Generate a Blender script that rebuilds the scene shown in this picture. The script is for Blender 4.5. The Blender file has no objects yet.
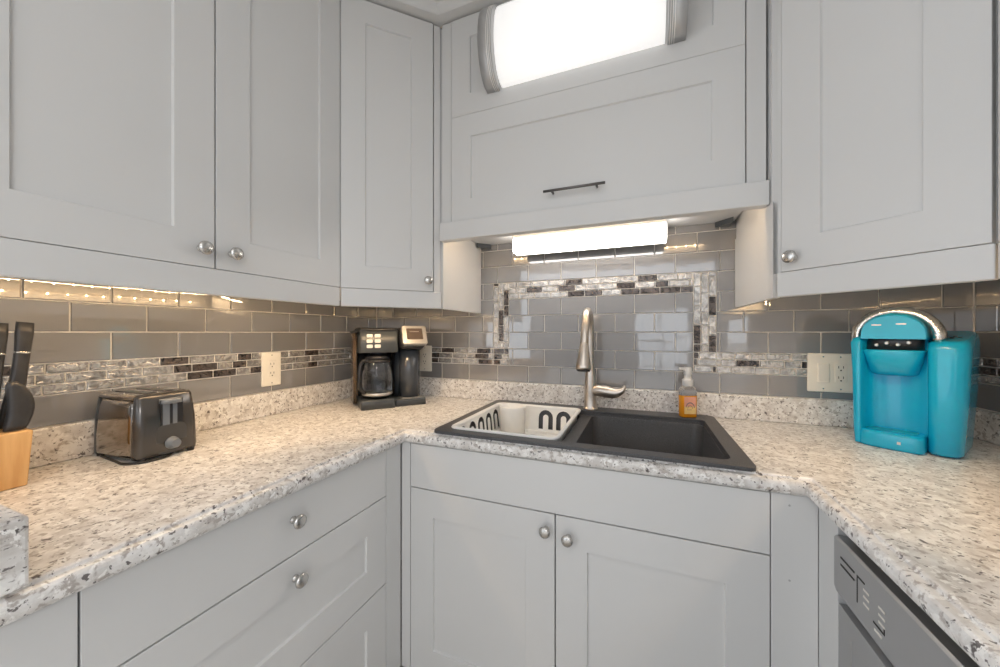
import bpy, bmesh, math, random
from mathutils import Vector, Matrix
random.seed(7)
S = bpy.context.scene
COL = S.collection
PI = math.pi

# ------------------------------------------------------------------ camera
CZ, YAW, FPX = 1.244, 0.3794, 355.08
cam_d = bpy.data.cameras.new('camera'); cam = bpy.data.objects.new('camera', cam_d); COL.objects.link(cam)
cam_d.sensor_width = 36; cam_d.lens = 36 * FPX / 1000; cam_d.clip_start = 0.02
cam_d.shift_y = -0.0009
cam.location = (0, 0, CZ); cam.rotation_euler = (PI/2, 0, YAW)
S.camera = cam
# ------------------------------------------------------------------ world, exposure
W = bpy.data.worlds.new('world'); S.world = W; W.use_nodes = True
bg = W.node_tree.nodes['Background']; bg.inputs[0].default_value = (0.87, 0.93, 1.0, 1); bg.inputs[1].default_value = 2.15
S.view_settings.view_transform = 'Standard'; S.view_settings.look = 'None'
S.view_settings.exposure = 0.0; S.view_settings.gamma = 1.0
S.view_settings.use_curve_mapping = False
S.cycles.use_denoising = True
S.cycles.max_bounces = 10; S.cycles.diffuse_bounces = 6; S.cycles.glossy_bounces = 5; S.cycles.transmission_bounces = 8
S.cycles.sample_clamp_indirect = 6.0
S.cycles.caustics_reflective = False; S.cycles.caustics_refractive = False

def area(name, loc, rot, sx, sy, power, color):
    l = bpy.data.lights.new(name, 'AREA'); l.shape = 'RECTANGLE'; l.size = sx; l.size_y = sy
    l.energy = power; l.color = color
    o = bpy.data.objects.new(name, l); COL.objects.link(o); o.location = loc; o.rotation_euler = rot
    return o
# unseen fill lamps added behind the camera to brighten the kitchen
area('added_overhead_fill', (-0.2, -0.75, 2.445), (0, 0, 0), 0.58, 1.15, 5, (1.0, 0.99, 0.97))
area('added_side_fill', (1.9, -2.3, 2.445), (0, 0, 0), 1.2, 1.2, 72, (1.0, 0.985, 0.97))  # added fill from the right, lifts the left-hand cabinet faces

# ------------------------------------------------------------------ materials
def newmat(name):
    m = bpy.data.materials.new(name); m.use_nodes = True
    nt = m.node_tree; b = nt.nodes['Principled BSDF']
    return m, nt, b
def mat(name, col, rough=0.5, metal=0.0, coat=0.0, spec=0.5, trans=0.0, ior=1.45, noise=0.0, nscale=40, bump=0.0, bscale=200, emis=None, estr=0):
    m, nt, b = newmat(name)
    b.inputs['Base Color'].default_value = (*col, 1); b.inputs['Roughness'].default_value = rough
    b.inputs['Metallic'].default_value = metal; b.inputs['Coat Weight'].default_value = coat
    b.inputs['Specular IOR Level'].default_value = spec
    b.inputs['Transmission Weight'].default_value = trans; b.inputs['IOR'].default_value = ior
    tc = nt.nodes.new('ShaderNodeTexCoord')
    if noise > 0:
        n = nt.nodes.new('ShaderNodeTexNoise'); n.inputs['Scale'].default_value = nscale; n.inputs['Detail'].default_value = 4
        nt.links.new(tc.outputs['Object'], n.inputs['Vector'])
        r = nt.nodes.new('ShaderNodeValToRGB')
        r.color_ramp.elements[0].position = 0.3; r.color_ramp.elements[1].position = 0.7
        r.color_ramp.elements[0].color = (*[c * (1 - noise) for c in col], 1)
        r.color_ramp.elements[1].color = (*[min(1, c * (1 + noise)) for c in col], 1)
        nt.links.new(n.outputs['Fac'], r.inputs['Fac']); nt.links.new(r.outputs['Color'], b.inputs['Base Color'])
    if bump > 0:
        n = nt.nodes.new('ShaderNodeTexNoise'); n.inputs['Scale'].default_value = bscale
        nt.links.new(tc.outputs['Object'], n.inputs['Vector'])
        bp = nt.nodes.new('ShaderNodeBump'); bp.inputs['Strength'].default_value = bump; bp.inputs['Distance'].default_value = 0.002
        nt.links.new(n.outputs['Fac'], bp.inputs['Height']); nt.links.new(bp.outputs['Normal'], b.inputs['Normal'])
    if emis:
        b.inputs['Emission Color'].default_value = (*emis, 1); b.inputs['Emission Strength'].default_value = estr
    return m

def granite(name):
    m, nt, b = newmat(name)
    N, L = nt.nodes.new, nt.links.new
    tc = N('ShaderNodeTexCoord')
    def noise(scale, det=6, rough=0.6, off=0.0, stretch=(1, 1, 1)):
        mp = N('ShaderNodeMapping'); mp.inputs['Location'].default_value = (off, off * 1.7, off * .3)
        mp.inputs['Scale'].default_value = stretch
        L(tc.outputs['Object'], mp.inputs['Vector'])
        n = N('ShaderNodeTexNoise'); n.inputs['Scale'].default_value = scale; n.inputs['Detail'].default_value = det
        n.inputs['Roughness'].default_value = rough; n.inputs['Distortion'].default_value = 0.3
        L(mp.outputs['Vector'], n.inputs['Vector']); return n
    def ramp(n, stops):
        r = N('ShaderNodeValToRGB'); e = r.color_ramp.elements
        e[0].position = stops[0][0]; e[0].color = (*[stops[0][1]] * 3, 1)
        e[1].position = stops[-1][0]; e[1].color = (*[stops[-1][1]] * 3, 1)
        L(n.outputs['Fac'], r.inputs['Fac']); return r
    def mix(fac, c1, c2):
        x = N('ShaderNodeMix'); x.data_type = 'RGBA'
        L(fac, x.inputs['Factor'])
        for sock, c in ((x.inputs[6], c1), (x.inputs[7], c2)):
            if isinstance(c, tuple): sock.default_value = (*c, 1)
            else: L(c, sock)
        return x.outputs[2]
    c = mix(ramp(noise(24), [(0.36, 0), (0.62, 1)]).outputs['Color'], (0.63, 0.60, 0.57), (0.86, 0.845, 0.825))
    c = mix(ramp(noise(70, off=3), [(0.53, 0), (0.62, 1)]).outputs['Color'], c, (0.46, 0.42, 0.39))
    c = mix(ramp(noise(60, off=9), [(0.56, 0), (0.61, 1)]).outputs['Color'], c, (0.92, 0.905, 0.88))
    c = mix(ramp(noise(115, 3, .5, off=17), [(0.625, 0), (0.665, 1)]).outputs['Color'], c, (0.17, 0.155, 0.15))
    c = mix(ramp(noise(48, 3, .55, off=29), [(0.665, 0), (0.70, 1)]).outputs['Color'], c, (0.12, 0.105, 0.10))
    L(c, b.inputs['Base Color'])
    b.inputs['Roughness'].default_value = 0.28; b.inputs['Specular IOR Level'].default_value = 0.45
    return m

def glass_tile(name, c1, c2):
    m, nt, b = newmat(name); N, L = nt.nodes.new, nt.links.new
    g = N('ShaderNodeNewGeometry'); r = N('ShaderNodeValToRGB')
    r.color_ramp.elements[0].color = (*c1, 1); r.color_ramp.elements[1].color = (*c2, 1)
    L(g.outputs['Random Per Island'], r.inputs['Fac']); L(r.outputs['Color'], b.inputs['Base Color'])
    b.inputs['Roughness'].default_value = 0.30; b.inputs['Coat Weight'].default_value = 1.0
    b.inputs['Coat Roughness'].default_value = 0.015; b.inputs['Coat IOR'].default_value = 2.1
    tc = N('ShaderNodeTexCoord'); n = N('ShaderNodeTexNoise'); n.inputs['Scale'].default_value = 9
    L(tc.outputs['Object'], n.inputs['Vector'])
    bp = N('ShaderNodeBump'); bp.inputs['Strength'].default_value = 0.035; bp.inputs['Distance'].default_value = 0.01
    L(n.outputs['Fac'], bp.inputs['Height']); L(bp.outputs['Normal'], b.inputs['Coat Normal'])
    return m

def foil_tile(name, c1, c2, metal):
    m, nt, b = newmat(name); N, L = nt.nodes.new, nt.links.new
    tc = N('ShaderNodeTexCoord'); n = N('ShaderNodeTexNoise'); n.inputs['Scale'].default_value = 75; n.inputs['Detail'].default_value = 3
    n.inputs['Distortion'].default_value = 1.2
    L(tc.outputs['Object'], n.inputs['Vector'])
    r = N('ShaderNodeValToRGB'); r.color_ramp.elements[0].color = (*c1, 1); r.color_ramp.elements[1].color = (*c2, 1)
    r.color_ramp.elements[0].position = .38; r.color_ramp.elements[1].position = .62
    L(n.outputs['Fac'], r.inputs['Fac']); L(r.outputs['Color'], b.inputs['Base Color'])
    b.inputs['Metallic'].default_value = metal; b.inputs['Roughness'].default_value = 0.22
    bp = N('ShaderNodeBump'); bp.inputs['Strength'].default_value = 1.0; bp.inputs['Distance'].default_value = 0.003
    L(n.outputs['Fac'], bp.inputs['Height']); L(bp.outputs['Normal'], b.inputs['Normal'])
    b.inputs['Coat Weight'].default_value = 0.6; b.inputs['Coat Roughness'].default_value = 0.03
    return m

def wood_mat(name, c1, c2, vertical=True):
    m, nt, b = newmat(name); N, L = nt.nodes.new, nt.links.new
    tc = N('ShaderNodeTexCoord'); mp = N('ShaderNodeMapping')
    mp.inputs['Scale'].default_value = (30, 30, 2.5) if vertical else (2.5, 30, 30)
    L(tc.outputs['Object'], mp.inputs['Vector'])
    n = N('ShaderNodeTexNoise'); n.inputs['Scale'].default_value = 2.2; n.inputs['Detail'].default_value = 5
    L(mp.outputs['Vector'], n.inputs['Vector'])
    r = N('ShaderNodeValToRGB'); r.color_ramp.elements[0].color = (*c1, 1); r.color_ramp.elements[1].color = (*c2, 1)
    r.color_ramp.elements[0].position = .35; r.color_ramp.elements[1].position = .65
    L(n.outputs['Fac'], r.inputs['Fac']); L(r.outputs['Color'], b.inputs['Base Color'])
    b.inputs['Roughness'].default_value = 0.45
    return m

M = {}
M['paint'] = mat('cabinet_paint', (0.68, 0.68, 0.675), 0.38, noise=0.012, nscale=3)
M['wallpaint'] = mat('wall_paint', (0.72, 0.71, 0.69), 0.6, noise=0.02, nscale=6)
M['ceil'] = mat('ceiling_paint', (0.74, 0.74, 0.74), 0.7, noise=0.02, nscale=6)
M['rear'] = mat('taupe_wall_paint', (0.30, 0.295, 0.29), 0.6, noise=0.03, nscale=6)
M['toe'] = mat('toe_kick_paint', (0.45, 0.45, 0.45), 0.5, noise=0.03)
M['granite'] = granite('speckled_cream_granite')
M['tile'] = glass_tile('grey_glass_tile', (0.20, 0.20, 0.207), (0.24, 0.24, 0.247))
M['foil'] = foil_tile('silver_foil_glass', (0.30, 0.29, 0.28), (0.78, 0.76, 0.73), 0.7)
M['foild'] = foil_tile('dark_foil_glass', (0.015, 0.012, 0.012), (0.14, 0.115, 0.105), 0.4)
M['grout'] = mat('tile_grout', (0.86, 0.83, 0.79), 0.8, noise=0.05, nscale=80)
M['nickel'] = mat('satin_nickel', (0.60, 0.585, 0.56), 0.27, 1.0, noise=0.04, nscale=60)
M['faucet'] = mat('brushed_warm_nickel', (0.64, 0.575, 0.51), 0.31, 1.0, noise=0.05, nscale=90)
M['darkmetal'] = mat('dark_handle_metal', (0.18, 0.17, 0.165), 0.35, 1.0, noise=0.05)
M['chrome'] = mat('chrome', (0.8, 0.8, 0.8), 0.08, 1.0, noise=0.02)
M['steel'] = mat('stainless_steel', (0.44, 0.44, 0.445), 0.40, 0.75, noise=0.03, nscale=8)
M['sink'] = mat('charcoal_composite', (0.072, 0.072, 0.076), 0.38, noise=0.35, nscale=420, bump=0.15, bscale=900)
M['black'] = mat('black_plastic', (0.018, 0.018, 0.02), 0.28, noise=0.1)
M['blackm'] = mat('matt_black_plastic', (0.022, 0.022, 0.024), 0.55, noise=0.1)
M['greyp'] = mat('charcoal_plastic', (0.052, 0.060, 0.068), 0.30, noise=0.06)
M['smoke'] = mat('smoked_chrome', (0.36, 0.33, 0.30), 0.13, 1.0, noise=0.05, nscale=12)
M['knobgrey'] = mat('blue_grey_plastic', (0.17, 0.19, 0.215), 0.32, noise=0.05)
M['silverp'] = mat('silver_plastic', (0.58, 0.56, 0.53), 0.3, 0.6, noise=0.03)
M['button'] = mat('pale_button', (0.78, 0.75, 0.70), 0.4, noise=0.03)
M['teal'] = mat('turquoise_plastic', (0.003, 0.36, 0.60), 0.22, coat=0.35, noise=0.02)
M['white'] = mat('white_plastic', (0.88, 0.87, 0.84), 0.42, noise=0.015)
M['cream'] = mat('almond_plastic', (0.88, 0.84, 0.75), 0.4, noise=0.015)
M['slot'] = mat('dark_slot', (0.03, 0.028, 0.025), 0.6, noise=0.1)
M['wood'] = wood_mat('light_block_wood', (0.60, 0.34, 0.13), (0.74, 0.47, 0.21))
M['handle'] = mat('knife_handle_plastic', (0.035, 0.035, 0.037), 0.42, noise=0.2)
M['glass'] = mat('clear_glass', (1, 1, 1), 0.0, trans=1.0, ior=1.45, noise=0.001)
m_, nt_, b_ = newmat('window_pane'); M['pane'] = m_
tr_ = nt_.nodes.new('ShaderNodeBsdfTransparent'); gl_ = nt_.nodes.new('ShaderNodeBsdfGlossy'); gl_.inputs['Roughness'].default_value = 0
fr_ = nt_.nodes.new('ShaderNodeFresnel'); mx_ = nt_.nodes.new('ShaderNodeMixShader'); nt_.links.new(fr_.outputs[0], mx_.inputs[0])
nt_.links.new(tr_.outputs[0], mx_.inputs[1]); nt_.links.new(gl_.outputs[0], mx_.inputs[2]); nt_.links.new(mx_.outputs[0], nt_.nodes['Material Output'].inputs[0])
M['soapliq'] = mat('orange_soap', (1.0, 0.38, 0.02), 0.06, trans=0.2, ior=1.35, noise=0.02)
M['clearp'] = mat('clear_plastic', (0.95, 0.95, 0.95), 0.08, trans=0.8, ior=1.2, noise=0.01)
M['pump'] = mat('frosted_pump_plastic', (0.85, 0.85, 0.85), 0.3, trans=0.25, noise=0.01)
M['tank'] = mat('smoked_tank_plastic', (0.35, 0.24, 0.16), 0.08, trans=0.6, ior=1.2, noise=0.03)
M['label1'] = mat('label_peach', (0.85, 0.42, 0.30), 0.4, noise=0.1, nscale=60)
M['label2'] = mat('label_yellow', (0.90, 0.66, 0.28), 0.4, noise=0.05, nscale=60)
M['labeld'] = mat('label_dark_print', (0.28, 0.18, 0.20), 0.4, noise=0.1)
M['screen'] = mat('dark_screen', (0.10, 0.075, 0.06), 0.12, noise=0.1)
M['floor'] = wood_mat('floor_planks', (0.50, 0.45, 0.40), (0.64, 0.59, 0.53), False)
M['fluor'] = mat('fluorescent_diffuser', (0.9, 0.9, 0.9), 0.4, emis=(1.0, 0.94, 0.88), estr=7.5, noise=0.002)
M['fixture'] = mat('frosted_lit_diffuser', (0.9, 0.9, 0.9), 0.35, emis=(1.0, 0.985, 0.96), estr=0.62, noise=0.002)
M['led'] = mat('led_bead', (1, 0.9, 0.7), 0.4, emis=(1.0, 0.66, 0.30), estr=150, noise=0.002)
M['ledtape'] = mat('led_tape', (0.7, 0.55, 0.35), 0.4, noise=0.02)
M['grey_trim'] = mat('nickel_end_cap', (0.50, 0.495, 0.49), 0.36, 0.5, noise=0.03)
M['cord'] = mat('black_cord', (0.02, 0.02, 0.02), 0.5, noise=0.1)
M['fabric'] = mat('sofa_fabric', (0.42, 0.44, 0.46), 0.9, noise=0.1, nscale=120)

# ------------------------------------------------------------------ helpers
def NB(): return bmesh.new()
def box(bm, x0, x1, y0, y1, z0, z1, mi=0, mtx=None):
    vs = [bm.verts.new((x, y, z)) for x in (x0, x1) for y in (y0, y1) for z in (z0, z1)]
    if mtx: 
        for v in vs: v.co = mtx @ v.co
    for f in ((0, 1, 3, 2), (4, 6, 7, 5), (0, 4, 5, 1), (2, 3, 7, 6), (0, 2, 6, 4), (1, 5, 7, 3)):
        bm.faces.new([vs[i] for i in f]).material_index = mi
    return vs
def prism(bm, poly, z0, z1, mi=0, mtx=None):
    """poly: list of (x,y); extruded in z"""
    a = [bm.verts.new((x, y, z0)) for x, y in poly]; b = [bm.verts.new((x, y, z1)) for x, y in poly]
    n = len(poly)
    fs = [bm.faces.new(a[::-1]), bm.faces.new(b)] + [bm.faces.new((a[i], a[(i+1) % n], b[(i+1) % n], b[i])) for i in range(n)]
    for f in fs: f.material_index = mi
    if mtx:
        for v in a + b: v.co = mtx @ v.co
def rr(x0, x1, y0, y1, r, seg=5):
    """rounded rectangle, r a number or 4 numbers (x1y1, x0y1, x0y0, x1y0)"""
    if not isinstance(r, (tuple, list)): r = (r,) * 4
    out = []
    for (cx, cy, a0, q) in ((x1, y1, 0, r[0]), (x0, y1, 90, r[1]), (x0, y0, 180, r[2]), (x1, y0, 270, r[3])):
        sx = 1 if cx == x1 else -1; sy = 1 if cy == y1 else -1
        q = max(q, 1e-4)
        for k in range(seg + 1):
            a = math.radians(a0 + 90 * k / seg)
            out.append((cx - sx*q + q*math.cos(a), cy - sy*q + q*math.sin(a)))
    return out
def loft(bm, rings, caps=(True, True), mi=0, mtx=None, smooth=True):
    """rings: list of lists of 3D points of equal length"""
    R = [[bm.verts.new(mtx @ Vector(p) if mtx else p) for p in ring] for ring in rings]
    n = len(R[0])
    for a, b in zip(R, R[1:]):
        for i in range(n):
            f = bm.faces.new((a[i], a[(i+1) % n], b[(i+1) % n], b[i])); f.material_index = mi; f.smooth = smooth
    if caps[0]: f = bm.faces.new(R[0][::-1]); f.material_index = mi
    if caps[1]: f = bm.faces.new(R[-1]); f.material_index = mi
def rloft(bm, secs, caps=(True, True), mi=0, mtx=None, seg=5):
    """secs: (z, x0, x1, y0, y1, r)"""
    loft(bm, [[(x, y, s[0]) for x, y in rr(*s[1:5], s[5], seg)] for s in secs], caps, mi, mtx)
def lathe(bm, prof, seg=24, mtx=None, mi=0, caps=(True, True)):
    loft(bm, [[(r*math.cos(2*PI*k/seg), r*math.sin(2*PI*k/seg), z) for k in range(seg)] for r, z in prof], caps, mi, mtx)
def tube(bm, pts, rad, seg=10, mi=0, sx=1.0):
    pts = [Vector(p) for p in pts]; n = len(pts)
    if not isinstance(rad, (list, tuple)): rad = [rad] * n
    t0 = (pts[1] - pts[0]).normalized(); up = Vector((0, 0, 1)) if abs(t0.z) < .9 else Vector((1, 0, 0))
    nrm = (up - t0 * up.dot(t0)).normalized(); rings = []
    for i in range(n):
        t = (pts[min(i+1, n-1)] - pts[max(i-1, 0)]).normalized()
        nrm = (nrm - t * nrm.dot(t)).normalized(); bn = t.cross(nrm)
        rings.append([tuple(pts[i] + rad[i]*(math.cos(2*PI*k/seg)*nrm*sx + math.sin(2*PI*k/seg)*bn)) for k in range(seg)])
    loft(bm, rings, (True, True), mi)
def spline(pts, n=8):
    """Catmull-Rom through pts (tuples of any length)"""
    P = [pts[0]] + list(pts) + [pts[-1]]; out = []
    for i in range(1, len(P) - 2):
        for k in range(n):
            t = k / n
            out.append(tuple(0.5*((2*b) + (-a+c)*t + (2*a-5*b+4*c-d)*t*t + (-a+3*b-3*c+d)*t**3)
                             for a, b, c, d in zip(P[i-1], P[i], P[i+1], P[i+2])))
    out.append(tuple(pts[-1])); return out
def obj(name, bm, m, parent=None, loc=None, rot=None, bevel=0, smooth=None, seg=2):
    bmesh.ops.recalc_face_normals(bm, faces=bm.faces)
    me = bpy.data.meshes.new(name); bm.to_mesh(me); bm.free()
    for x in (m if isinstance(m, list) else [m]): me.materials.append(x)
    o = bpy.data.objects.new(name, me); COL.objects.link(o)
    if parent: o.parent = parent
    if loc: o.location = loc
    if rot: o.rotation_euler = rot
    if bevel:
        b = o.modifiers.new('bevel', 'BEVEL'); b.width = bevel; b.segments = seg; b.limit_method = 'ANGLE'; b.angle_limit = math.radians(40)
        b.harden_normals = False
    if smooth: 
        for p in me.polygons: p.use_smooth = True
    return o
def plate(outer, holes, t, mtx=Matrix()):
    """flat plate in local XY with holes, extruded -t..0 in z -> mesh in a bmesh"""
    cu = bpy.data.curves.new('tmp', 'CURVE'); cu.dimensions = '2D'; cu.fill_mode = 'BOTH'; cu.extrude = t/2
    for loop in [outer] + holes:
        s = cu.splines.new('POLY'); s.points.add(len(loop) - 1); s.use_cyclic_u = True
        for p, (x, y) in zip(s.points, loop): p.co = (x, y, 0, 1)
    o = bpy.data.objects.new('tmp', cu); COL.objects.link(o)
    dg = bpy.context.evaluated_depsgraph_get(); dg.update()
    me = bpy.data.meshes.new_from_object(o.evaluated_get(dg))
    bm = NB(); bm.from_mesh(me)
    for v in bm.verts: v.co = mtx @ (v.co + Vector((0, 0, -t/2)))
    bmesh.ops.remove_doubles(bm, verts=bm.verts, dist=1e-6)
    bpy.data.objects.remove(o); bpy.data.curves.remove(cu); bpy.data.meshes.remove(me)
    return bm
def merge(dst, src):
    me = bpy.data.meshes.new('t'); src.to_mesh(me); src.free(); dst.from_mesh(me); bpy.data.meshes.remove(me)
def thing(name, label, cat, loc=(0, 0, 0), rz=0, group=None):
    o = bpy.data.objects.new(name, None); COL.objects.link(o); o.location = loc; o.rotation_euler = (0, 0, rz)
    o.empty_display_size = .05
    return tag(o, label, cat, group)
def tag(o, label, cat, group=None):
    o['label'] = label; o['category'] = cat
    if group: o['group'] = group
    return o
def struct(o): o['kind'] = 'structure'; return o

# ------------------------------------------------------------------ key sizes
XL, XR, YB = -1.392, 0.985, 1.606       # walls of the kitchen
CT = 0.914                              # worktop
UB, UT = 1.404, 2.462                   # upper cabinets
RB = 1.339                              # light rail bottom
FX0, FX1, FY = -0.737, 0.34, 0.9895     # worktop front edges
CEIL = 2.50
# ------------------------------------------------------------------ room shell
b = NB(); box(b, -3.6, 4.0, -8.7, YB+.1, -.1, 0); struct(obj('floor', b, M['floor']))
b = NB(); box(b, -2.2, 2.6, -4.2, YB+.1, CEIL, CEIL+.1); struct(obj('ceiling', b, M['ceil']))
b = NB(); box(b, XL-.1, XR+.1, YB, YB+.1, 0, CEIL); wall_back = struct(obj('wall_back', b, M['wallpaint']))
b = NB(); box(b, XL-.1, XL, .06, YB, 0, CEIL); wall_left = struct(obj('wall_left', b, M['wallpaint']))
b = NB(); box(b, XR, XR+.1, -1.0, YB, 0, CEIL); wall_right = struct(obj('wall_right', b, M['wallpaint']))
# rear wall with a wide sliding balcony door
RY = -8.5
b = NB(); box(b, -3.6, -0.2, RY-.1, RY, 0, CEIL); box(b, 3.25, 4.0, RY-.1, RY, 0, CEIL); box(b, -0.2, 3.25, RY-.1, RY, 2.0, CEIL); box(b, 1.32, 2.3, RY-.1, RY, 0, 2.0)
struct(obj('wall_rear', b, M['rear']))
d = bpy.data.objects.new('door_1', None); COL.objects.link(d); d.location = (0.56, RY-.05, 0); struct(d)
b = NB()
for x in (-.76, -.02, .71): box(b, x, x+.05, -.03, .03, 0, 2.0)
box(b, -.76, .76, -.03, .03, 0, .06); box(b, -.76, .76, -.03, .03, 1.94, 2.0)
obj('door_frame', b, M['paint'], d)
for x0, x1 in ((-.71, -.02), (.03, .71)):
    b = NB(); box(b, x0, x1, -.004, .004, .06, 1.94); obj('glass_pane', b, M['pane'], d)
d = bpy.data.objects.new('window_1', None); COL.objects.link(d); d.location = (2.775, RY-.05, 0); struct(d)
b = NB()
for x in (-.475, .425): box(b, x, x+.05, -.03, .03, .9, 2.0)
box(b, -.475, .475, -.03, .03, .9, .95); box(b, -.475, .475, -.03, .03, 1.95, 2.0)
obj('window_frame', b, M['paint'], d)
b = NB(); box(b, -.475, .475, -.05, .05, 0, .9); obj('window_apron', b, M['wallpaint'], d)
b = NB(); box(b, -.425, .425, -.004, .004, .95, 1.95); obj('glass_pane', b, M['pane'], d)
t = thing('balcony_railing', 'white balcony railing with upright bars outside the sliding door', 'railing', (0.7, RY-1.2, 0))
b = NB(); box(b, -2.0, 2.0, -.03, .03, 1.0, 1.05); box(b, -2.0, 2.0, -.02, .02, .08, .12)
obj('handrail', b, M['white'], t)
for k in range(27):
    b = NB(); box(b, -1.99+k*.152, -1.97+k*.152, -.01, .01, 0 if k % 6 == 0 else .1, 1.01); obj('baluster', b, M['white'], t)
b = NB(); box(b, -1.5, 3.0, RY-1.4, RY-.1, -.1, -.01); struct(obj('floor_balcony', b, M['ceil']))
# a sofa seen only as a reflection in the glossy tiles
t = thing('sofa', 'grey fabric sofa by the balcony door behind the camera', 'sofa', (2.35, -3.6, 0), -PI/2)
b = NB(); box(b, -.9, .9, -.4, .4, .12, .42); obj('seat', b, M['fabric'], t, bevel=.04)
b = NB(); box(b, -.9, .9, .24, .45, .3, .85); obj('backrest', b, M['fabric'], t, bevel=.05)
for s in (-1, 1):
    b = NB(); box(b, s*.9-.09, s*.9+.09, -.42, .45, .1, .6); obj('armrest', b, M['fabric'], t, bevel=.03)
    for y in (-.33, .36):
        b = NB(); lathe(b, [(.025, 0), (.03, .12)], 12, Matrix.Translation((s*.8, y, 0))); obj('leg', b, M['blackm'], t)
# crown trim under the ceiling, in front of the cabinets
def poly_strip(bm, path, prof):
    """sweep profile [(d,z)] along an open plan path of (x,y); d is offset to the right of travel"""
    n = len(path); rows = []
    for i in range(n):
        p = Vector(path[i])
        if i == 0: dn = (Vector(path[1]) - p).normalized(); nn = Vector((dn.y, -dn.x)); k = 1
        elif i == n-1: dn = (p - Vector(path[i-1])).normalized(); nn = Vector((dn.y, -dn.x)); k = 1
        else:
            d1 = (p - Vector(path[i-1])).normalized(); d2 = (Vector(path[i+1]) - p).normalized()
            n1 = Vector((d1.y, -d1.x)); n2 = Vector((d2.y, -d2.x)); nn = (n1+n2).normalized(); k = 1/max(.2, nn.dot(n1))
        rows.append([bm.verts.new((p.x + nn.x*dd*k, p.y + nn.y*dd*k, z)) for dd, z in prof])
    for a, c in zip(rows, rows[1:]):
        for j in range(len(prof)):
            bm.faces.new((a[j], a[(j+1) % len(prof)], c[(j+1) % len(prof)], c[j]))
    bm.faces.new(rows[0]); bm.faces.new(rows[-1][::-1])
FACE = [(-.998, .16), (-.998, .966), (-.744, 1.218), (.338, 1.218), (.586, .916), (.586, -.3)]
b = NB(); poly_strip(b, FACE, [(-.05, UT+.006), (.035, UT+.006), (.04, UT+.010), (.046, UT+.024), (.05, CEIL), (-.05, CEIL)])
struct(obj('trim_1', b, M['paint']))
for i, (n_, x0, x1, y0, y1) in enumerate((('baseboard_rear', -3.6, -.2, RY, RY+.015), ('baseboard_living', 3.25, 4.0, RY, RY+.015))):
    b = NB(); box(b, x0, x1, y0, y1, 0, .1); struct(obj(n_, b, M['paint']))

# ------------------------------------------------------------------ tiling
P, J = 0.0794, 0.1556
Z0 = 1.0076
G = 0.0036      # grout joint
def tile(bm, u0, u1, z0, z1, mi, tilt=0.0):
    """one tile in wall coords u (along), z; front at w=-0.008, tiny tilt and bevel"""
    g = G/2; u0 += g; u1 -= g; z0 += g; z1 -= g
    if u1 - u0 < .004 or z1 - z0 < .004: return
    e = .0012; w0, w1 = -.0055, -.0072
    a = random.uniform(-tilt, tilt); c = random.uniform(-tilt, tilt)
    back = [(u0, -.001, z0), (u1, -.001, z0), (u1, -.001, z1), (u0, -.001, z1)]
    mid = [(u0, w0, z0), (u1, w0, z0), (u1, w0, z1), (u0, w0, z1)]
    um, zm = (u0+u1)/2, (z0+z1)/2
    fr = [(u, w1 + a*(u-um) + c*(z-zm), z) for u, z in ((u0+e, z0+e), (u1-e, z0+e), (u1-e, z1-e), (u0+e, z1-e))]
    R = [[bm.verts.new(p) for p in r] for r in (back, mid, fr)]
    for A, B in zip(R, R[1:]):
        for i in range(4): bm.faces.new((A[i], A[(i+1) % 4], B[(i+1) % 4], B[i])).material_index = mi
    bm.faces.new(R[2]).material_index = mi
def field(bm, ua, ub, z0, z1, off, rects=()):
    """course of field tiles between ua, ub, cut around rects (u0,u1)"""
    spans = [(ua, ub)]
    for r0, r1 in rects:
        ns = []
        for s0, s1 in spans:
            if r1 <= s0 or r0 >= s1: ns.append((s0, s1)); continue
            if r0 > s0: ns.append((s0, r0))
            if r1 < s1: ns.append((r1, s1))
        spans = ns
    for s0, s1 in spans:
        k = math.floor((s0 - off)/J); u = off + k*J
        while u < s1:
            a, c = max(u, s0), min(u + J, s1)
            if c - a > .008: tile(bm, a, c, z0, z1, 0, .004)
            u += J
DK = .27
def strips(bm, ua, ub, z0, horizontal=True, n=3, z1=None):
    h = P/3
    for k in range(n):
        u = ua + random.uniform(-.07, 0) if horizontal else z0 + random.uniform(-.06, 0)
        end = ub if horizontal else z1
        st = ua if horizontal else z0
        while u < end:
            L_ = .0762 if random.random() < .75 else .05
            a, c = max(u, st), min(u + L_, end)
            mi = 2 if random.random() < DK else 1
            if c - a > .006:
                if horizontal: tile(bm, a, c, z0 + k*h, z0 + (k+1)*h, mi, .02)
                else: tile(bm, ua + k*h, ua + (k+1)*h, a, c, mi, .02)
            u += L_
# back wall: frame of mosaic above the sink
FL0, FL1, FR0, FR1 = -.672, -.593, .192, .271
b = NB()
box(b, XL, XR, -.003, 0, CT, 1.72, 3)
offs = [-.511, None, -.511-J/2, -.511, None, None, 0, 0, 0]
for r in range(9):
    z0, z1 = Z0 + r*P, Z0 + (r+1)*P
    z1 = min(z1, 1.72)
    if z0 >= 1.72: break
    off = -.495 if r % 2 == 0 else -.495 - J/2
    if r == 1:
        strips(b, XL+.008, FL0, z0); strips(b, FR1, XR-.008, z0)
        field(b, FL1, FR0, z0, z1, off); strips(b, FL0, FL1, z0); strips(b, FR0, FR1, z0)
    elif r in (2, 3, 4):
        field(b, XL+.008, XR-.008, z0, z1, off, [(FL0, FL1), (FR0, FR1)])
    elif r == 5:
        field(b, XL+.008, FL0, z0, z1, off); field(b, FR1, XR-.008, z0, z1, off); strips(b, FL1, FR0, z0)
    else: field(b, XL+.008, XR-.008, z0, z1, off)
for a_ in (FL0, FR0): strips(b, a_, a_+P, Z0+2*P, False, 3, Z0+6*P)
TM = [M['tile'], M['foil'], M['foild'], M['grout']]
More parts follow.
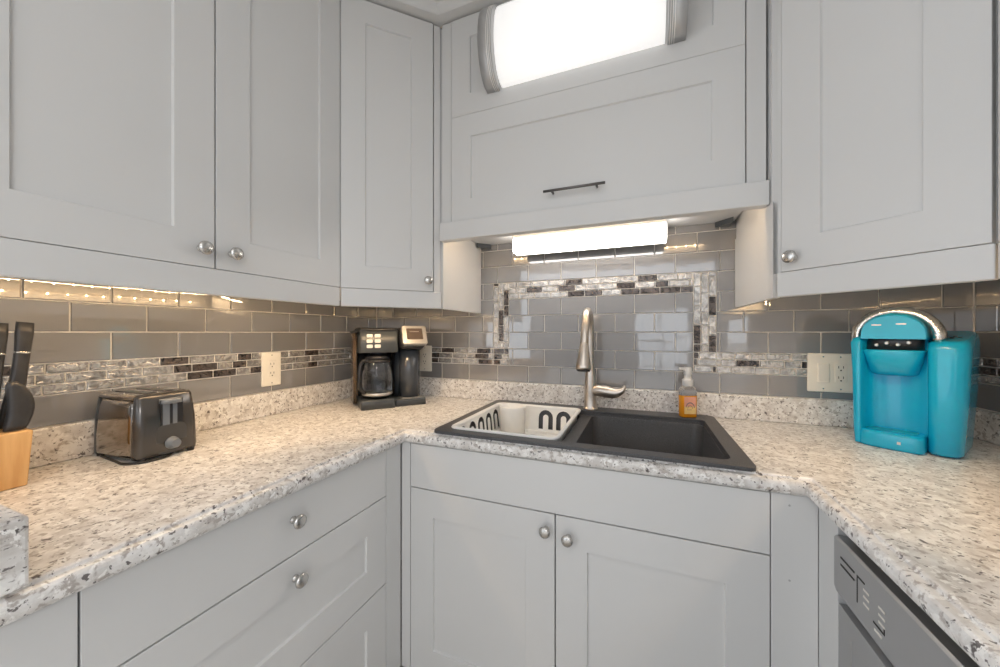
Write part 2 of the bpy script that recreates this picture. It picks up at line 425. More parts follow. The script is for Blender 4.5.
o = obj('wall_tiles', b, TM, wall_back, loc=(0, YB, 0))
# left wall (u = y)
b = NB(); box(b, .17, YB, -.003, 0, CT, 1.42, 3)
for r in range(5):
    z0, z1 = Z0 + r*P, Z0 + (r+1)*P
    if r == 1: strips(b, .17, YB-.008, z0)
    else: field(b, .17, YB-.008, z0, z1, .990 if r % 2 == 0 else .990 - J/2)
field(b, .17, YB-.008, Z0+5*P, 1.42, .990-J/2)
obj('wall_tiles', b, TM, wall_left, loc=(XL, 0, 0), rot=(0, 0, PI/2))
# right wall (u = -y)
b = NB(); box(b, -YB, .9, -.003, 0, CT, 1.42, 3)
for r in range(5):
    z0, z1 = Z0 + r*P, Z0 + (r+1)*P
    if r == 1: strips(b, -YB+.008, .9, z0)
    else: field(b, -YB+.008, .9, z0, z1, -.51 if r % 2 == 0 else -.51 - J/2)
field(b, -YB+.008, .9, Z0+5*P, 1.42, 0)
obj('wall_tiles', b, TM, wall_right, loc=(XR, 0, 0), rot=(0, 0, -PI/2))

# ------------------------------------------------------------------ cabinets
def door_mesh(w, h, st=.083, t=.02, flat=False):
    """front face at y=0, x 0..w, z 0..h"""
    bm = NB()
    if flat: box(bm, 0, w, 0, t, 0, h); return bm
    rec, sl = .0070, .0026
    def ring(x0, x1, z0, z1, y): return [bm.verts.new(p) for p in ((x0, y, z0), (x1, y, z0), (x1, y, z1), (x0, y, z1))]
    R = [ring(0, w, 0, h, t), ring(0, w, 0, h, .0008), ring(.0008, w-.0008, .0008, h-.0008, 0),
         ring(st, w-st, st, h-st, 0), ring(st+sl, w-st-sl, st+sl, h-st-sl, rec)]
    for A, B in zip(R, R[1:]):
        for i in range(4): bm.faces.new((A[i], A[(i+1) % 4], B[(i+1) % 4], B[i]))
    bm.faces.new(R[0][::-1]); bm.faces.new(R[-1]); return bm
KNOB = [(.0085, 0), (.0085, .002), (.0055, .004), (.0050, .012), (.0075, .016), (.0145, .0185), (.0165, .022), (.0155, .0255), (.010, .0285), (.0005, .0295)]
def knob(parent, x, z):
    bm = NB(); lathe(bm, KNOB, 24, Matrix.Rotation(PI/2, 4, 'X')); return obj('knob', bm, M['nickel'], parent, loc=(x, 0, z))
def front(parent, x0, x1, z0, z1, kb=None, name='door', st=.083, flat=False):
    g = .0015
    o = obj(name, door_mesh(x1-x0-2*g, z1-z0-2*g, st, flat=flat), M['paint'], parent, loc=(x0+g, 0, z0+g), bevel=.0008 if flat else 0)
    if kb: knob(o, kb[0]-x0-g, kb[1]-z0-g)
    return o
def toloc(t, p):
    c, s = math.cos(-t.rotation_euler.z), math.sin(-t.rotation_euler.z); x, y = p[0]-t.location.x, p[1]-t.location.y
    return (x*c - y*s, x*s + y*c)

UL = 'white shaker wall cabinet '
# left pair: origin at its near end on the face plane, local x runs to the back wall
t = thing('wall_cabinet', 'tall pale wall cabinet with two doors above toaster and knife block', 'cabinet', (-.998, .167, 0), PI/2)
b = NB(); box(b, 0, .797, .0205, .384, UB, UT); obj('cabinet_body', b, M['paint'], t)
b = NB(); box(b, 0, .797, .0, .0205, RB, UB+.0005); box(b, 0, .018, .018, .384, RB, UB); obj('light_rail', b, M['paint'], t, bevel=.003)
front(t, 0, .3985, UB, UT, (.3985-.032, 1.449)); front(t, .3995, .7985, UB, UT, (.3995+.037, 1.449))
# left corner
t = thing('corner_wall_cabinet', 'diagonal corner wall cabinet above the black coffee maker', 'cabinet', (-.998, .966, 0), PI/4)
Wl = .362
poly = [toloc(t, p) for p in ((XL+.002, YB-.010), (XL+.002, .968))] + [(.003, .0205), (Wl-.006, .0205)] + [toloc(t, (-.740, 1.238)), toloc(t, (-.740, YB-.010))]
b = NB(); prism(b, poly, UB, UT); obj('cabinet_body', b, M['paint'], t)
b = NB(); q0 = toloc(t, (-.737, 1.234)); q1 = toloc(t, (-.737, YB-.010)); q2 = toloc(t, (-.755, YB-.010)); q3 = toloc(t, (-.755, 1.238))
prism(b, [q0, q1, toloc(t, (-.7395, YB-.010)), toloc(t, (-.7395, 1.236))], UB-.0005, 1.66); prism(b, [q0, q1, q2, q3], RB, UB-.0005); obj('side_panel', b, M['paint'], t)
b = NB(); box(b, .001, Wl+.003, .0, .0205, RB, UB+.0005); obj('light_rail', b, M['paint'], t, bevel=.003)
b = NB(); box(b, .337, Wl, .0065, .0205, UB, UT); obj('face_stile', b, M['paint'], t)
front(t, -.0015, .334, UB, UT, (.334-.024, 1.446))
# over the sink
t = thing('bridge_wall_cabinet', 'wide wall cabinet over the sink with lift-up fronts and bar handle', 'cabinet', (-.735, 1.22, 0), 0)
Wm = 1.065
b = NB(); box(b, .0, Wm, .0205, .376, 1.672, UT); obj('cabinet_body', b, M['paint'], t)
b = NB(); box(b, 0, .040, .004, .0205, 1.672, UT); obj('face_stile', b, M['paint'], t)
b = NB(); box(b, 1.018, Wm, .002, .0205, 1.672, UT); obj('face_stile', b, M['paint'], t)
dl = front(t, .042, 1.016, 1.674, 2.0825, name='lift_up_door', st=.083)
front(t, .042, 1.016, 2.0805, UT, name='lift_up_door', st=.080)
b = NB(); box(b, -.001, Wm+.004, -.016, .0203, 1.603, 1.6735); obj('light_rail', b, M['paint'], t, bevel=.003)
b = NB()
tube(b, [(0, -.028, 0), (.205, -.028, 0)], .0045, 12)
for x in (.028, .177): tube(b, [(x, 0, 0), (x, -.028, 0)], .004, 10)
obj('bar_handle', b, M['darkmetal'], dl, loc=(-.316+.735-.042, 0, 1.728-1.674))
for x, nm in ((.035, 'mounting_bracket'), (1.02, 'mounting_bracket')):
    b = NB(); sgn = 1 if x < .5 else -1
    prism(b, [(0, 0), (sgn*.05, 0), (0, -.055)], 0, .02); obj('corner_block', b, M['greyp'], t, loc=(x-.03*sgn, .37, 1.652))
# right corner
t = thing('corner_wall_cabinet', 'diagonal corner wall cabinet above the turquoise coffee machine', 'cabinet', (.338, 1.164, 0), -PI/4)
Wr = .352
poly = [toloc(t, p) for p in ((XR-.002, .918), (XR-.002, YB-.010), (.336, YB-.010), (.336, 1.195))] + [(.010, .0205), (Wr-.003, .0205)]
b = NB(); prism(b, poly, UB, UT); obj('cabinet_body', b, M['paint'], t)
b = NB(); prism(b, [toloc(t, p) for p in ((.332, 1.172), (.332, YB-.010), (.350, YB-.010), (.350, 1.18))], RB, UB-.0005); prism(b, [toloc(t, p) for p in ((.332, 1.172), (.332, YB-.010), (.3355, YB-.010), (.3355, 1.176))], UB-.0005, 1.60); obj('side_panel', b, M['paint'], t)
b = NB(); box(b, .0, Wr-.001, .0, .0205, RB, UB+.0005); obj('light_rail', b, M['paint'], t, bevel=.003)
b = NB(); box(b, -.001, .008, .0065, .0205, UB, UT); obj('face_stile', b, M['paint'], t)
front(t, .010, .349, UB, UT, (.040, 1.439))
# right wall
t = thing('wall_cabinet', 'wall cabinet at the far right edge beside the diagonal corner', 'cabinet', (.586, .912, 0), -PI/2)
b = NB(); box(b, 0, .8, .0205, .395, UB, UT); obj('cabinet_body', b, M['paint'], t)
b = NB(); box(b, 0, .8, .0, .0205, RB, UB+.0005); obj('light_rail', b, M['paint'], t, bevel=.003)
front(t, 0, .3995, UB, UT, (.3995-.032, 1.449)); front(t, .4005, .8, UB, UT, (.4325, 1.449))

# base cabinets ------------------------------------------------------
KZ, TZ = .10, .862
t = thing('sink_base_cabinet', 'white shaker base cabinet with two doors under the sink', 'cabinet', (-.768, 1.008, 0), 0)
b = NB(); box(b, .002, 1.135, .0205, .05, KZ, TZ+.008); box(b, .002, .02, .05, .58, KZ, TZ-.2); box(b, 1.117, 1.135, .05, .58, KZ, TZ-.2); box(b, .02, 1.117, .05, .58, KZ, KZ+.018)
obj('cabinet_body', b, M['paint'], t)
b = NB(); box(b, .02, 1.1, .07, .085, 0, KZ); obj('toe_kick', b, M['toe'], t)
b = NB(); box(b, .002, .0365, .0, .0205, KZ, TZ+.008); obj('filler_strip', b, M['paint'], t, bevel=.001)
b = NB(); box(b, 1.050, 1.1378, .0, .0205, KZ, TZ+.008)
for z in (.60, .84): 
    vs = None
obj('filler_strip', b, M['paint'], t, bevel=.001)
for z in (.845, .672):
    b = NB(); lathe(b, [(.0024, 0), (.002, .0008)], 12, Matrix.Rotation(PI/2, 4, 'X')); obj('screw_cap', b, M['toe'], t, loc=(1.085, 0, z))
front(t, .038, 1.049, .7215, TZ+.008, name='false_drawer_front', flat=True)
front(t, .038, .5365, KZ, .7205, (.511, .674), st=.088)
front(t, .5375, 1.049, KZ, .7205, (.575, .664), st=.088)
t = thing('drawer_base_cabinet', 'white base cabinet with three stacked drawers left of the sink', 'cabinet', (-.768, .256, 0), PI/2)
b = NB(); box(b, 0, .750, .0205, .62, KZ, TZ+.008); obj('cabinet_body', b, M['paint'], t)
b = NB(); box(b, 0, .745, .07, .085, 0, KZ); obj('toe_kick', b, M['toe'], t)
b = NB(); box(b, .677, .750, .0, .0205, KZ, TZ+.008); obj('filler_strip', b, M['paint'], t, bevel=.001)
front(t, 0, .676, .7155, TZ+.008, (.345, .800), 'drawer', flat=True)
front(t, 0, .676, .434, .7145, (.350, .658), 'drawer', st=.085)
front(t, 0, .676, KZ, .433, (.350, .39), 'drawer', st=.085)
t = thing('end_base_cabinet', 'plain base cabinet at the lower left edge under granite end piece', 'cabinet', (-.768, .172, 0), PI/2)
b = NB(); box(b, 0, .083, .0205, .62, KZ, TZ+.008); obj('cabinet_body', b, M['paint'], t)
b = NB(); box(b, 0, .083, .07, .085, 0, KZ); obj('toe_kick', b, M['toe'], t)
b = NB(); box(b, 0.0, .0825, .0, .0205, KZ, TZ+.008); obj('filler_strip', b, M['paint'], t, bevel=.001)
# right: filler, dishwasher, cabinet further on
b = NB(); box(b, .370, .395, .9235, 1.0075, KZ, TZ+.008); tag(obj('filler_panel', b, M['paint'], bevel=.001), 'narrow white filler panel between sink cabinet and dishwasher', 'panel')
t = thing('dishwasher', 'stainless grey dishwasher under the right worktop', 'dishwasher', (.362, .922, 0), -PI/2)
b = NB(); box(b, .002, .598, .045, .6, KZ, .85); obj('tub_casing', b, M['blackm'], t)
b = NB()
# control panel with slightly curved lower lip
prof = [(.045, .836), (.004, .836), (0, .832), (0, .735), (.003, .724), (.012, .716), (.020, .700), (.045, .700)]
A = [b.verts.new((.003, y, z)) for y, z in prof]; B_ = [b.verts.new((.597, y, z)) for y, z in prof]
for i in range(len(prof)): b.faces.new((A[i], A[(i+1) % 8], B_[(i+1) % 8], B_[i]))
b.faces.new(A); b.faces.new(B_[::-1]); obj('control_panel', b, M['steel'], t, bevel=.0008)
b = NB(); box(b, .003, .597, .007, .045, .115, .699); box(b, .05, .052, .0060, .008, .115, .66); obj('door', b, M['steel'], t, bevel=.003)
b = NB(); box(b, .01, .59, .09, .1, 0, KZ); obj('toe_kick', b, M['blackm'], t)
for z in (.803, .789):
    b = NB(); box(b, .030, .078, -.0008, .002, z, z+.0035); obj('vent_slot', b, M['slot'], t)
b = NB(); box(b, .086, .0885, -.0006, .002, .757, .806); box(b, .0885, .110, -.0006, .002, .803, .806); obj('panel_outline', b, M['slot'], t)
b = NB(); box(b, .135, .163, -.0006, .002, .757, .760); box(b, .163, .165, -.0006, .002, .757, .770); obj('panel_outline', b, M['slot'], t)
for z in (.795, .783, .771):
    b = NB(); box(b, .107, .123, -.0009, .002, z-.003, z+.0008); obj('touch_key', b, M['button'], t)
    b = NB(); box(b, .150, .166, -.0009, .002, z-.003, z+.0008); obj('touch_key', b, M['button'], t)
b = NB(); box(b, .139, .158, -.0009, .002, .7465, .7505); obj('touch_key', b, M['button'], t)
t = thing('base_cabinet', 'white base cabinet beyond the dishwasher beside the camera', 'cabinet', (.370, .320, 0), -PI/2)
b = NB(); box(b, 0, .8, .0205, .6, KZ, TZ+.008); obj('cabinet_body', b, M['paint'], t)
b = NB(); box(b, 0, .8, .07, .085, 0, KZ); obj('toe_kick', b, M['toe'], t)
front(t, 0, .3995, KZ, TZ+.008, (.36, .8)); front(t, .4005, .8, KZ, TZ+.008, (.44, .8))

# ------------------------------------------------------------------ worktop
SX0, SX1, SY0, SY1 = -.640, .256, 1.000, 1.574
def fpath(dd): return [(FX0-dd, .172), (FX0-dd, FY+dd), (FX1+dd, FY+dd), (FX1+dd, -.55)]
dd = .025
outer = [(XL+.001, .172)] + fpath(dd) + [(XR-.001, -.55), (XR-.001, YB-.001), (XL+.001, YB-.001)]
hole = rr(SX0+.02, SX1-.02, SY0+.022, SY1-.02, .02)
wt = plate(outer, [hole], .030, Matrix.Translation((0, 0, CT)))
prof = [(.025, CT), (.0225, CT-.0004), (.0195, CT-.0022), (.0183, CT-.0055), (.0170, CT-.0066), (.0110, CT-.0068), (.0065, CT-.0082), (.0030, CT-.0115),
        (.0008, CT-.0165), (0, CT-.023), (.0008, CT-.0295), (.003, CT-.0345), (.0075, CT-.0390), (.014, CT-.042), (.05, CT-.042), (.05, CT-.030), (.025, CT-.0300)]
rows = [[wt.verts.new((x, y, z)) for x, y in [fpath(q)[i] for q, _ in [(p[0], 0) for p in prof]] for z in [0]] for i in range(4)]
for i, row in enumerate(rows):
    for v, p in zip(row, prof): v.co.z = p[1]
n = len(prof)
for a_, c_ in zip(rows, rows[1:]):
    for j in range(n):
        f = wt.faces.new((a_[j], a_[(j+1) % n], c_[(j+1) % n], c_[j]))
wt.faces.new(rows[0]); wt.faces.new(rows[-1][::-1])
o = obj('worktop', wt, M['granite']); tag(o, 'cream speckled granite worktop running round three sides', 'worktop')
SPZ = Z0 - .0005
def splash(name, label, x0, x1, y0, y1, g='granite upstands along the walls'):
    b = NB(); box(b, x0, x1, y0, y1, CT+.0005, SPZ); tag(obj(name, b, M['granite'], bevel=.004), label, 'upstand', None)
splash('granite_upstand', 'low granite upstand along the left wall behind the toaster', XL+.001, XL+.021, .2035, YB-.0215)
splash('granite_upstand', 'low granite upstand along the back wall behind the faucet', XL+.001, XR-.001, YB-.021, YB-.001)
splash('granite_upstand', 'short granite upstand on the right wall behind turquoise machine', XR-.021, XR-.001, -.5, YB-.0215)
splash('granite_upstand', 'granite end piece standing across the worktop at lower left edge', XL+.001, FX0-.001, .172, .2025)

# ------------------------------------------------------------------ sink
t = thing('kitchen_sink', 'charcoal composite double bowl sink set into the granite worktop', 'sink', (0, 0, 0))
t.location = ((SX0+SX1)/2, (SY0+SY1)/2, CT); cx, cy = t.location.x, t.location.y
BX0, BX1, BY0, BY1 = -.600, .212, 1.042, 1.492
off = lambda pts: [(x-cx, y-cy) for x, y in pts]
rim = plate(off(rr(SX0, SX1, SY0, SY1, .022)), [off(rr(BX0, BX1, BY0, BY1, .03))], .0098, Matrix.Translation((0, 0, .0100)))
obj('rim', rim, M['sink'], t, bevel=.004)
b = NB(); loft(b, [[(x, y, .007) for x, y in off(rr(BX0-.001, BX1+.001, BY0-.001, BY1+.001, .03))], [(x, y, -.010) for x, y in off(rr(BX0, BX1, BY0, BY1, .03))]], (False, False))
L0, L1, R0, R1 = -.598, -.232, -.188, .210
merge(b, plate(off(rr(BX0, BX1, BY0, BY1, .03)), [off(rr(L0, L1, BY0+.002, BY1-.002, .035)), off(rr(R0, R1, BY0+.002, BY1-.002, .035))], .006, Matrix.Translation((0, 0, -.010))))
obj('divider', b, M['sink'], t, bevel=.003)
for (x0, x1) in ((L0, L1), (R0, R1)):
    b = NB(); bx0, bx1, by0, by1 = x0-cx, x1-cx, BY0+.002-cy, BY1-.002-cy
    secs = [(-.010, bx0, bx1, by0, by1, .035), (-.020, bx0+.002, bx1-.002, by0+.002, by1-.002, .036), (-.17, bx0+.008, bx1-.008, by0+.008, by1-.008, .05), (-.195, bx0+.018, bx1-.018, by0+.018, by1-.018, .05), (-.205, bx0+.045, bx1-.045, by0+.045, by1-.045, .05)]
    rloft(b, secs, (False, True)); bo = obj('bowl', b, M['sink'], t)
    b = NB(); lathe(b, [(.044, -.2045), (.044, -.2025), (.034, -.2025), (.030, -.2035), (.004, -.2035)], 24, Matrix.Translation(((bx0+bx1)/2, (by0+by1)/2, 0))); obj('drain', b, M['chrome'], bo)
# faucet --------------------------------------------------------------
FXc, FYc = -.200, 1.528
t = thing('faucet', 'brushed nickel pull-down faucet behind the sink divider', 'faucet', (FXc, FYc, CT+.0102), 0)
b = NB(); lathe(b, [(.030, 0), (.030, .004), (.027, .008), (.0255, .012), (.0250, .06), (.0230, .12), (.0190, .160), (.0160, .185), (.0155, .19)], 28); obj('body', b, M['faucet'], t)
pts = spline([(0, 0, .185), (0, 0, .26), (0, -.004, .335), (0, -.030, .386), (0, -.078, .405), (0, -.122, .385), (0, -.152, .330), (-.001, -.164, .278)], 6)
b = NB(); tube(b, pts, [.0155]*len(pts), 16); obj('gooseneck', b, M['faucet'], t)
b = NB(); hm = Matrix.Translation((-.001, -.164, .278)) @ Matrix.Rotation(math.radians(-12), 4, 'X')
lathe(b, [(.0165, .0), (.0170, -.003), (.0160, -.006), (.0175, -.010), (.021, -.045), (.0285, -.084), (.0290, -.094), (.0265, -.100)], 24, hm)
sp = obj('spray_head', b, M['faucet'], t)
b = NB(); lathe(b, [(.0245, -.1005), (.0235, -.104), (.006, -.104)], 24, hm); obj('nozzle', b, M['blackm'], sp)
b = NB()
pts = spline([(.012, 0, .078), (.040, -.006, .080), (.072, -.012, .077), (.100, -.018, .075), (.126, -.022, .086), (.138, -.024, .108)], 6)
rads = [.022, .0245, .0245, .0205, .0125, .0040]
rads = [a[0] for a in spline([(r,) for r in rads], 6)]
tube(b, pts, rads, 16); obj('lever', b, M['faucet'], t)
# dish rack -------------------------------------------------------------
t = thing('dish_rack', 'white plastic dish basket with arched slots in the left sink bowl', 'dish rack', (-.415, 1.266, CT-.09), 0)
rx, ry, H = .184, .226, .099
b = NB()
# rim
loft(b, [[(x, y, z) for x, y in rr(-rx+e, rx-e, -ry+e, ry-e, .03, 5)] for e, z in ((.0, H-.001), (-.002, H+.003), (.0, H+.007), (.006, H+.008), (.012, H+.006), (.014, H))] , (False, False))
obj('rim', b, M['white'], t)
def arch(cx_, w, h, bw, z0):
    """an upside-down U band as closed outline"""
    o_, i_ = [], []
    for k in range(9):
        a = PI - PI*k/8; o_.append((cx_ + w/2*math.cos(a), z0+h-w/2 + w/2*math.sin(a))); i_.append((cx_ + (w/2-bw)*math.cos(a), z0+h-w/2 + (w/2-bw)*math.sin(a)))
    return [(cx_-w/2, z0)] + o_ + [(cx_+w/2, z0), (cx_+w/2-bw, z0)] + i_[::-1] + [(cx_-w/2+bw, z0)]
def wallpanel(half, holes, mtx):
    return plate([(-half, 0), (half, 0), (half+.012, H+.002), (-half-.012, H+.002)], holes, .0025, mtx)
# back, front, left, right walls
tl = math.radians(6)
Rx = Matrix.Rotation(PI/2, 4, 'X')
e = .0125
b = wallpanel(rx-.026, [arch(c_, .062, .080, .0195, .010) for c_ in (.036, .112)] + [arch(-.112, .062, .080, .0195, .010)], Matrix.Translation((0, ry-.022, 0)) @ Matrix.Rotation(-tl, 4, 'X') @ Rx)
merge(b, wallpanel(rx-.026, [arch(c_, .062, .080, .0195, .010) for c_ in (-.11, -.036, .036, .110)], Matrix.Translation((0, -ry+.022, 0)) @ Matrix.Rotation(tl, 4, 'X') @ Rx))
hs = [arch(c_, .060, .080, .019, .010) for c_ in (-.150, -.075, 0, .075, .150)]
merge(b, wallpanel(ry-.026, hs, Matrix.Translation((-rx+.022, 0, 0)) @ Matrix.Rotation(-tl, 4, 'Y') @ Matrix.Rotation(PI/2, 4, 'Z') @ Rx))
sl = [[(c_-.004, .02), (c_+.004, .02), (c_+.004, .075), (c_-.004, .075)] for c_ in [-.16+.04*k for k in range(9)]]
merge(b, wallpanel(ry-.026, sl, Matrix.Translation((rx-.022, 0, 0)) @ Matrix.Rotation(tl, 4, 'Y') @ Matrix.Rotation(PI/2, 4, 'Z') @ Rx))
# rounded corner posts between the panels
for sx_ in (-1, 1):
    for sy_ in (-1, 1):
        rings = []
        for z, ins in ((0, .024), (H, .013)):
            cxx, cyy = sx_*(rx-ins-.022), sy_*(ry-ins-.022)
            rings.append((z, cxx, cyy))
        A_, B_ = [], []
        for k in range(7):
            a = math.radians(90*k/6); ux, uy = math.cos(a)*.023*sx_, math.sin(a)*.023*sy_
            A_.append(b.verts.new((rings[0][1]+ux, rings[0][2]+uy, 0))); B_.append(b.verts.new((rings[1][1]+ux, rings[1][2]+uy, H+.002)))
        for k in range(6): b.faces.new((A_[k], A_[k+1], B_[k+1], B_[k]))
obj('basket', b, M['white'], t)
fl = [[(x-.016, y-.004), (x+.016, y-.004), (x+.016, y+.004), (x-.016, y+.004)] for x in (-.11, -.06, 0, .06, .11) for y in [-.17+.034*k for k in range(10)]]
fl = [[(x-.012, y-.004), (x+.012, y-.004), (x+.012, y+.004), (x-.012, y+.004)] for x in (-.12, -.08, -.04, 0, .04, .08, .12) for y in [-.17+.034*k for k in range(11)]]
obj('basket_floor', plate(rr(-rx+.022, rx-.022, -ry+.022, ry-.022, .02), fl, .003, Matrix.Translation((0, 0, .003))), M['white'], t)
b = NB(); cm = Matrix.Translation((-.085, .132, 0))
lathe(b, [(.050, .004), (.053, H), (.057, H+.014), (.055, H+.016), (.051, H+.012), (.046, .008)], 28, cm); obj('cutlery_cup', b, M['white'], t)
# soap --------------------------------------------------------------
t = thing('soap_bottle', 'clear pump bottle of orange hand soap on the sink rim', 'soap bottle', (.163, 1.522, CT+.0102), math.radians(18))
b = NB(); rloft(b, [(0, -.027, .027, -.017, .017, .012), (.003, -.0295, .0295, -.0195, .0195, .014), (.080, -.030, .030, -.020, .020, .014), (.082, -.0295, .0295, -.0195, .0195, .014)]); obj('liquid', b, M['soapliq'], t)
b = NB(); rloft(b, [(.0822, -.030, .030, -.020, .020, .014), (.104, -.0295, .0295, -.0195, .0195, .014), (.113, -.024, .024, -.017, .017, .012), (.117, -.019, .019, -.0165, .0165, .015)]); obj('bottle_shoulder', b, M['clearp'], t)
b = NB(); lathe(b, [(.0185, .117), (.0195, .119), (.0195, .142), (.013, .146), (.012, .158), (.0125, .162)], 24); rloft(b, [(.160, -.014, .014, -.014, .014, .012), (.184, -.014, .014, -.014, .014, .012), (.188, -.012, .012, -.012, .012, .01)])
box(b, -.030, -.010, -.007, .007, .176, .187); obj('pump', b, M['pump'], t, bevel=.001)
b = NB(); box(b, -.021, .021, -.0208, -.0202, .042, .078); lb = obj('label', b, M['label1'], t)
b = NB(); box(b, -.021, .021, -.0208, -.0202, .014, .0419); obj('label_band', b, M['label2'], lb)
b = NB(); pts = [(.015*math.cos(a), -.0212, .038+.018*math.sin(a)) for a in [PI*.98 - PI*k/12 for k in range(13)]]
tube(b, pts, [.0012+.0009*math.sin(PI*k/12) for k in range(13)], 6); obj('printed_swirl', b, M['labeld'], lb)
b = NB(); pts = [(.009*math.cos(a), -.0212, .034+.011*math.sin(a)) for a in [PI - PI*k/8 for k in range(9)]]
tube(b, pts, .0008, 6); box(b, -.012, .006, -.0212, -.0208, .029, .0305); obj('printed_swirl', b, M['labeld'], lb)

# ------------------------------------------------------------------ lights in the place
# bath-bar style fixture mounted on the upper lift door
t = thing('wall_light', 'curved frosted light fixture with nickel end caps on cabinet front', 'light', (-.205, 1.2185, 2.285), 0)
def bow(hz, dy, n=14): return [(-dy*math.cos(a)**.8 if abs(math.cos(a)) > 1e-6 else 0, hz*math.sin(a)) for a in [-PI/2 + PI*k/n for k in range(n+1)]]
def bowed(bm, x0, x1, hz, dy, n=14):
    pr = bow(hz, dy, n)
    A_ = [bm.verts.new((x0, y, z)) for y, z in pr]; B_ = [bm.verts.new((x1, y, z)) for y, z in pr]
    for k in range(n):
        f = bm.faces.new((A_[k], A_[k+1], B_[k+1], B_[k])); f.smooth = True
    bm.faces.new((A_[-1], A_[0], B_[0], B_[-1])); bm.faces.new(A_[::-1]); bm.faces.new(B_)
b = NB(); box(b, -.27, .27, -.012, -.0005, -.125, .125); obj('back_plate', b, M['white'], t)
b = NB(); bowed(b, -.272, .272, .140, .082); obj('diffuser', b, M['fixture'], t)
for s in (-1, 1):
    b = NB(); bowed(b, *sorted((s*.280, s*.330)), .147, .092)
    cp = obj('end_cap', b, M['grey_trim'], t)
    for k in range(3):
        b = NB(); bowed(b, *sorted((s*(.2835+k*.0062), s*(.2858+k*.0062))), .1475, .0935); obj('trim_ring', b, M['white'], cp)
# fluorescent under the bridge cabinet
t = thing('fluorescent_light', 'bright white fluorescent strip light under the cabinet over the sink', 'light', (-.215, 1.47, 1.664), 0)
b = NB(); box(b, -.300, .300, -.03, .060, -.012, .0055); box(b, -.304, .304, .0515, .060, -.072, -.0121); obj('housing', b, M['white'], t)
b = NB(); rloft(b, [(-.302, -.024, .05, -.074, -.0125, .012), (.302, -.024, .05, -.074, -.0125, .012)], mtx=Matrix(((0, 0, 1, 0), (1, 0, 0, 0), (0, 1, 0, 0), (0, 0, 0, 1))))
obj('diffuser', b, M['fluor'], t)
# LED strings behind the light rails
bead = None
def led(label, p0, p1, power, two=True):
    global bead
    p0, p1 = Vector(p0), Vector(p1); L_ = (p1-p0).length; ang = math.atan2(p1.y-p0.y, p1.x-p0.x)
    t = thing('led_strip', label, 'light strip', p0, ang)
    b = NB(); box(b, 0, L_, -.0045, .0045, 0, .0015); obj('tape', b, M['ledtape'], t)
    n = int(L_/.042)
    for k in range(n):
        if bead is None:
            b = NB(); bmesh.ops.create_icosphere(b, subdivisions=1, radius=.0028); o = bead = obj('led_bulb', b, M['led'], t)
        else: o = bead.copy(); COL.objects.link(o); o.parent = t
        o.location = (.02+k*.042, 0, -.0022)
    c_ = (p0+p1)/2
    a_ = area('led_glow', (c_.x, c_.y, p0.z-.001), (0, 0, ang), L_*.97, .009, power, (1.0, .70, .41))
    a_.parent = t; a_.location = (L_/2, 0, -.001); a_.rotation_euler = (0, 0, 0)
led('warm LED strip tucked behind the left cabinet light rail', (-1.065, .20, UB-.0025), (-1.065, .94, UB-.0025), 1.8)
led('lower warm LED string on the back of the left light rail', (-1.024, .20, 1.372), (-1.024, .94, 1.372), 0.25)
led('warm LED strip under the diagonal cabinet above black coffee maker', (-1.03, 1.01, UB-.0025), (-.81, 1.235, UB-.0025), 1.7)
led('warm LED strip behind the light rail over the sink', (-.70, 1.25, 1.6695), (.29, 1.25, 1.6695), .7)
led('warm LED strip under the diagonal cabinet above turquoise machine', (.400, 1.185, UB-.0025), (.620, .965, UB-.0025), 1.3)
led('warm LED strip under the far right wall cabinet', (.65, .88, UB-.0025), (.65, .15, UB-.0025), .9)

# ------------------------------------------------------------------ outlets (local: x along wall, -y out)
def outlet_plate(t, w, h):
    b = NB(); loft(b, [[(x, y, z) for x, z in rr(-w/2+e_, w/2-e_, -h/2+e_, h/2-e_, .004, 3)] for e_, y in ((0, 0), (0, -.003), (.003, -.006))]); return obj('cover_plate', b, M['cream'], t)
def duplex(t, x):
    b = NB(); loft(b, [[(x+px, y, z) for px, z in rr(-.0165+e_, .0165-e_, -.033+e_, .033-e_, .003, 3)] for e_, y in ((0, -.004), (0, -.0075), (.001, -.008))]); fc = obj('receptacle', b, M['cream'], t)
    for s in (-1, 1):
        for dx in (-.0065, .0065):
            b = NB(); box(b, x+dx-.001, x+dx+.001, -.0084, -.006, s*.018-.001, s*.018+.007); obj('socket_slot', b, M['slot'], fc)
        b = NB(); lathe(b, [(.0026, 0), (.0026, .002)], 10, Matrix.Translation((x, -.0064, s*.018-.008)) @ Matrix.Rotation(PI/2, 4, 'X')); obj('socket_slot', b, M['slot'], fc)
def screws(t, x, h):
    for s in (-1, 1):
        b = NB(); lathe(b, [(.0026, 0), (.002, .0012)], 10, Matrix.Translation((x, -.006, s*(h/2-.012))) @ Matrix.Rotation(PI/2, 4, 'X')); obj('screw', b, M['nickel'], t)
W0 = .0078
t = thing('wall_outlet', 'almond double socket plate on the left wall between toaster and coffee maker', 'outlet', (XL+W0, .985, 1.098), PI/2)
outlet_plate(t, .080, .135); duplex(t, 0); screws(t, 0, .135)
t = thing('wall_outlet', 'almond outlet plate half hidden behind the black coffee maker', 'outlet', (-1.062, YB-W0, 1.108), 0)
outlet_plate(t, .080, .135); duplex(t, 0); screws(t, 0, .135)
t = thing('switch_outlet', 'almond double plate with rocker switch and socket left of turquoise machine', 'switch and outlet', (.620, YB-W0, 1.102), 0)
outlet_plate(t, .132, .137); duplex(t, .026); screws(t, .026, .137); screws(t, -.022, .137)
b = NB(); loft(b, [[(x-.022, y, z) for x, z in rr(-.0165+e_, .0165-e_, -.033+e_, .033-e_, .002, 3)] for e_, y in ((0, -.004), (0, -.0085), (.002, -.0105))]); obj('rocker_switch', b, M['cream'], t)

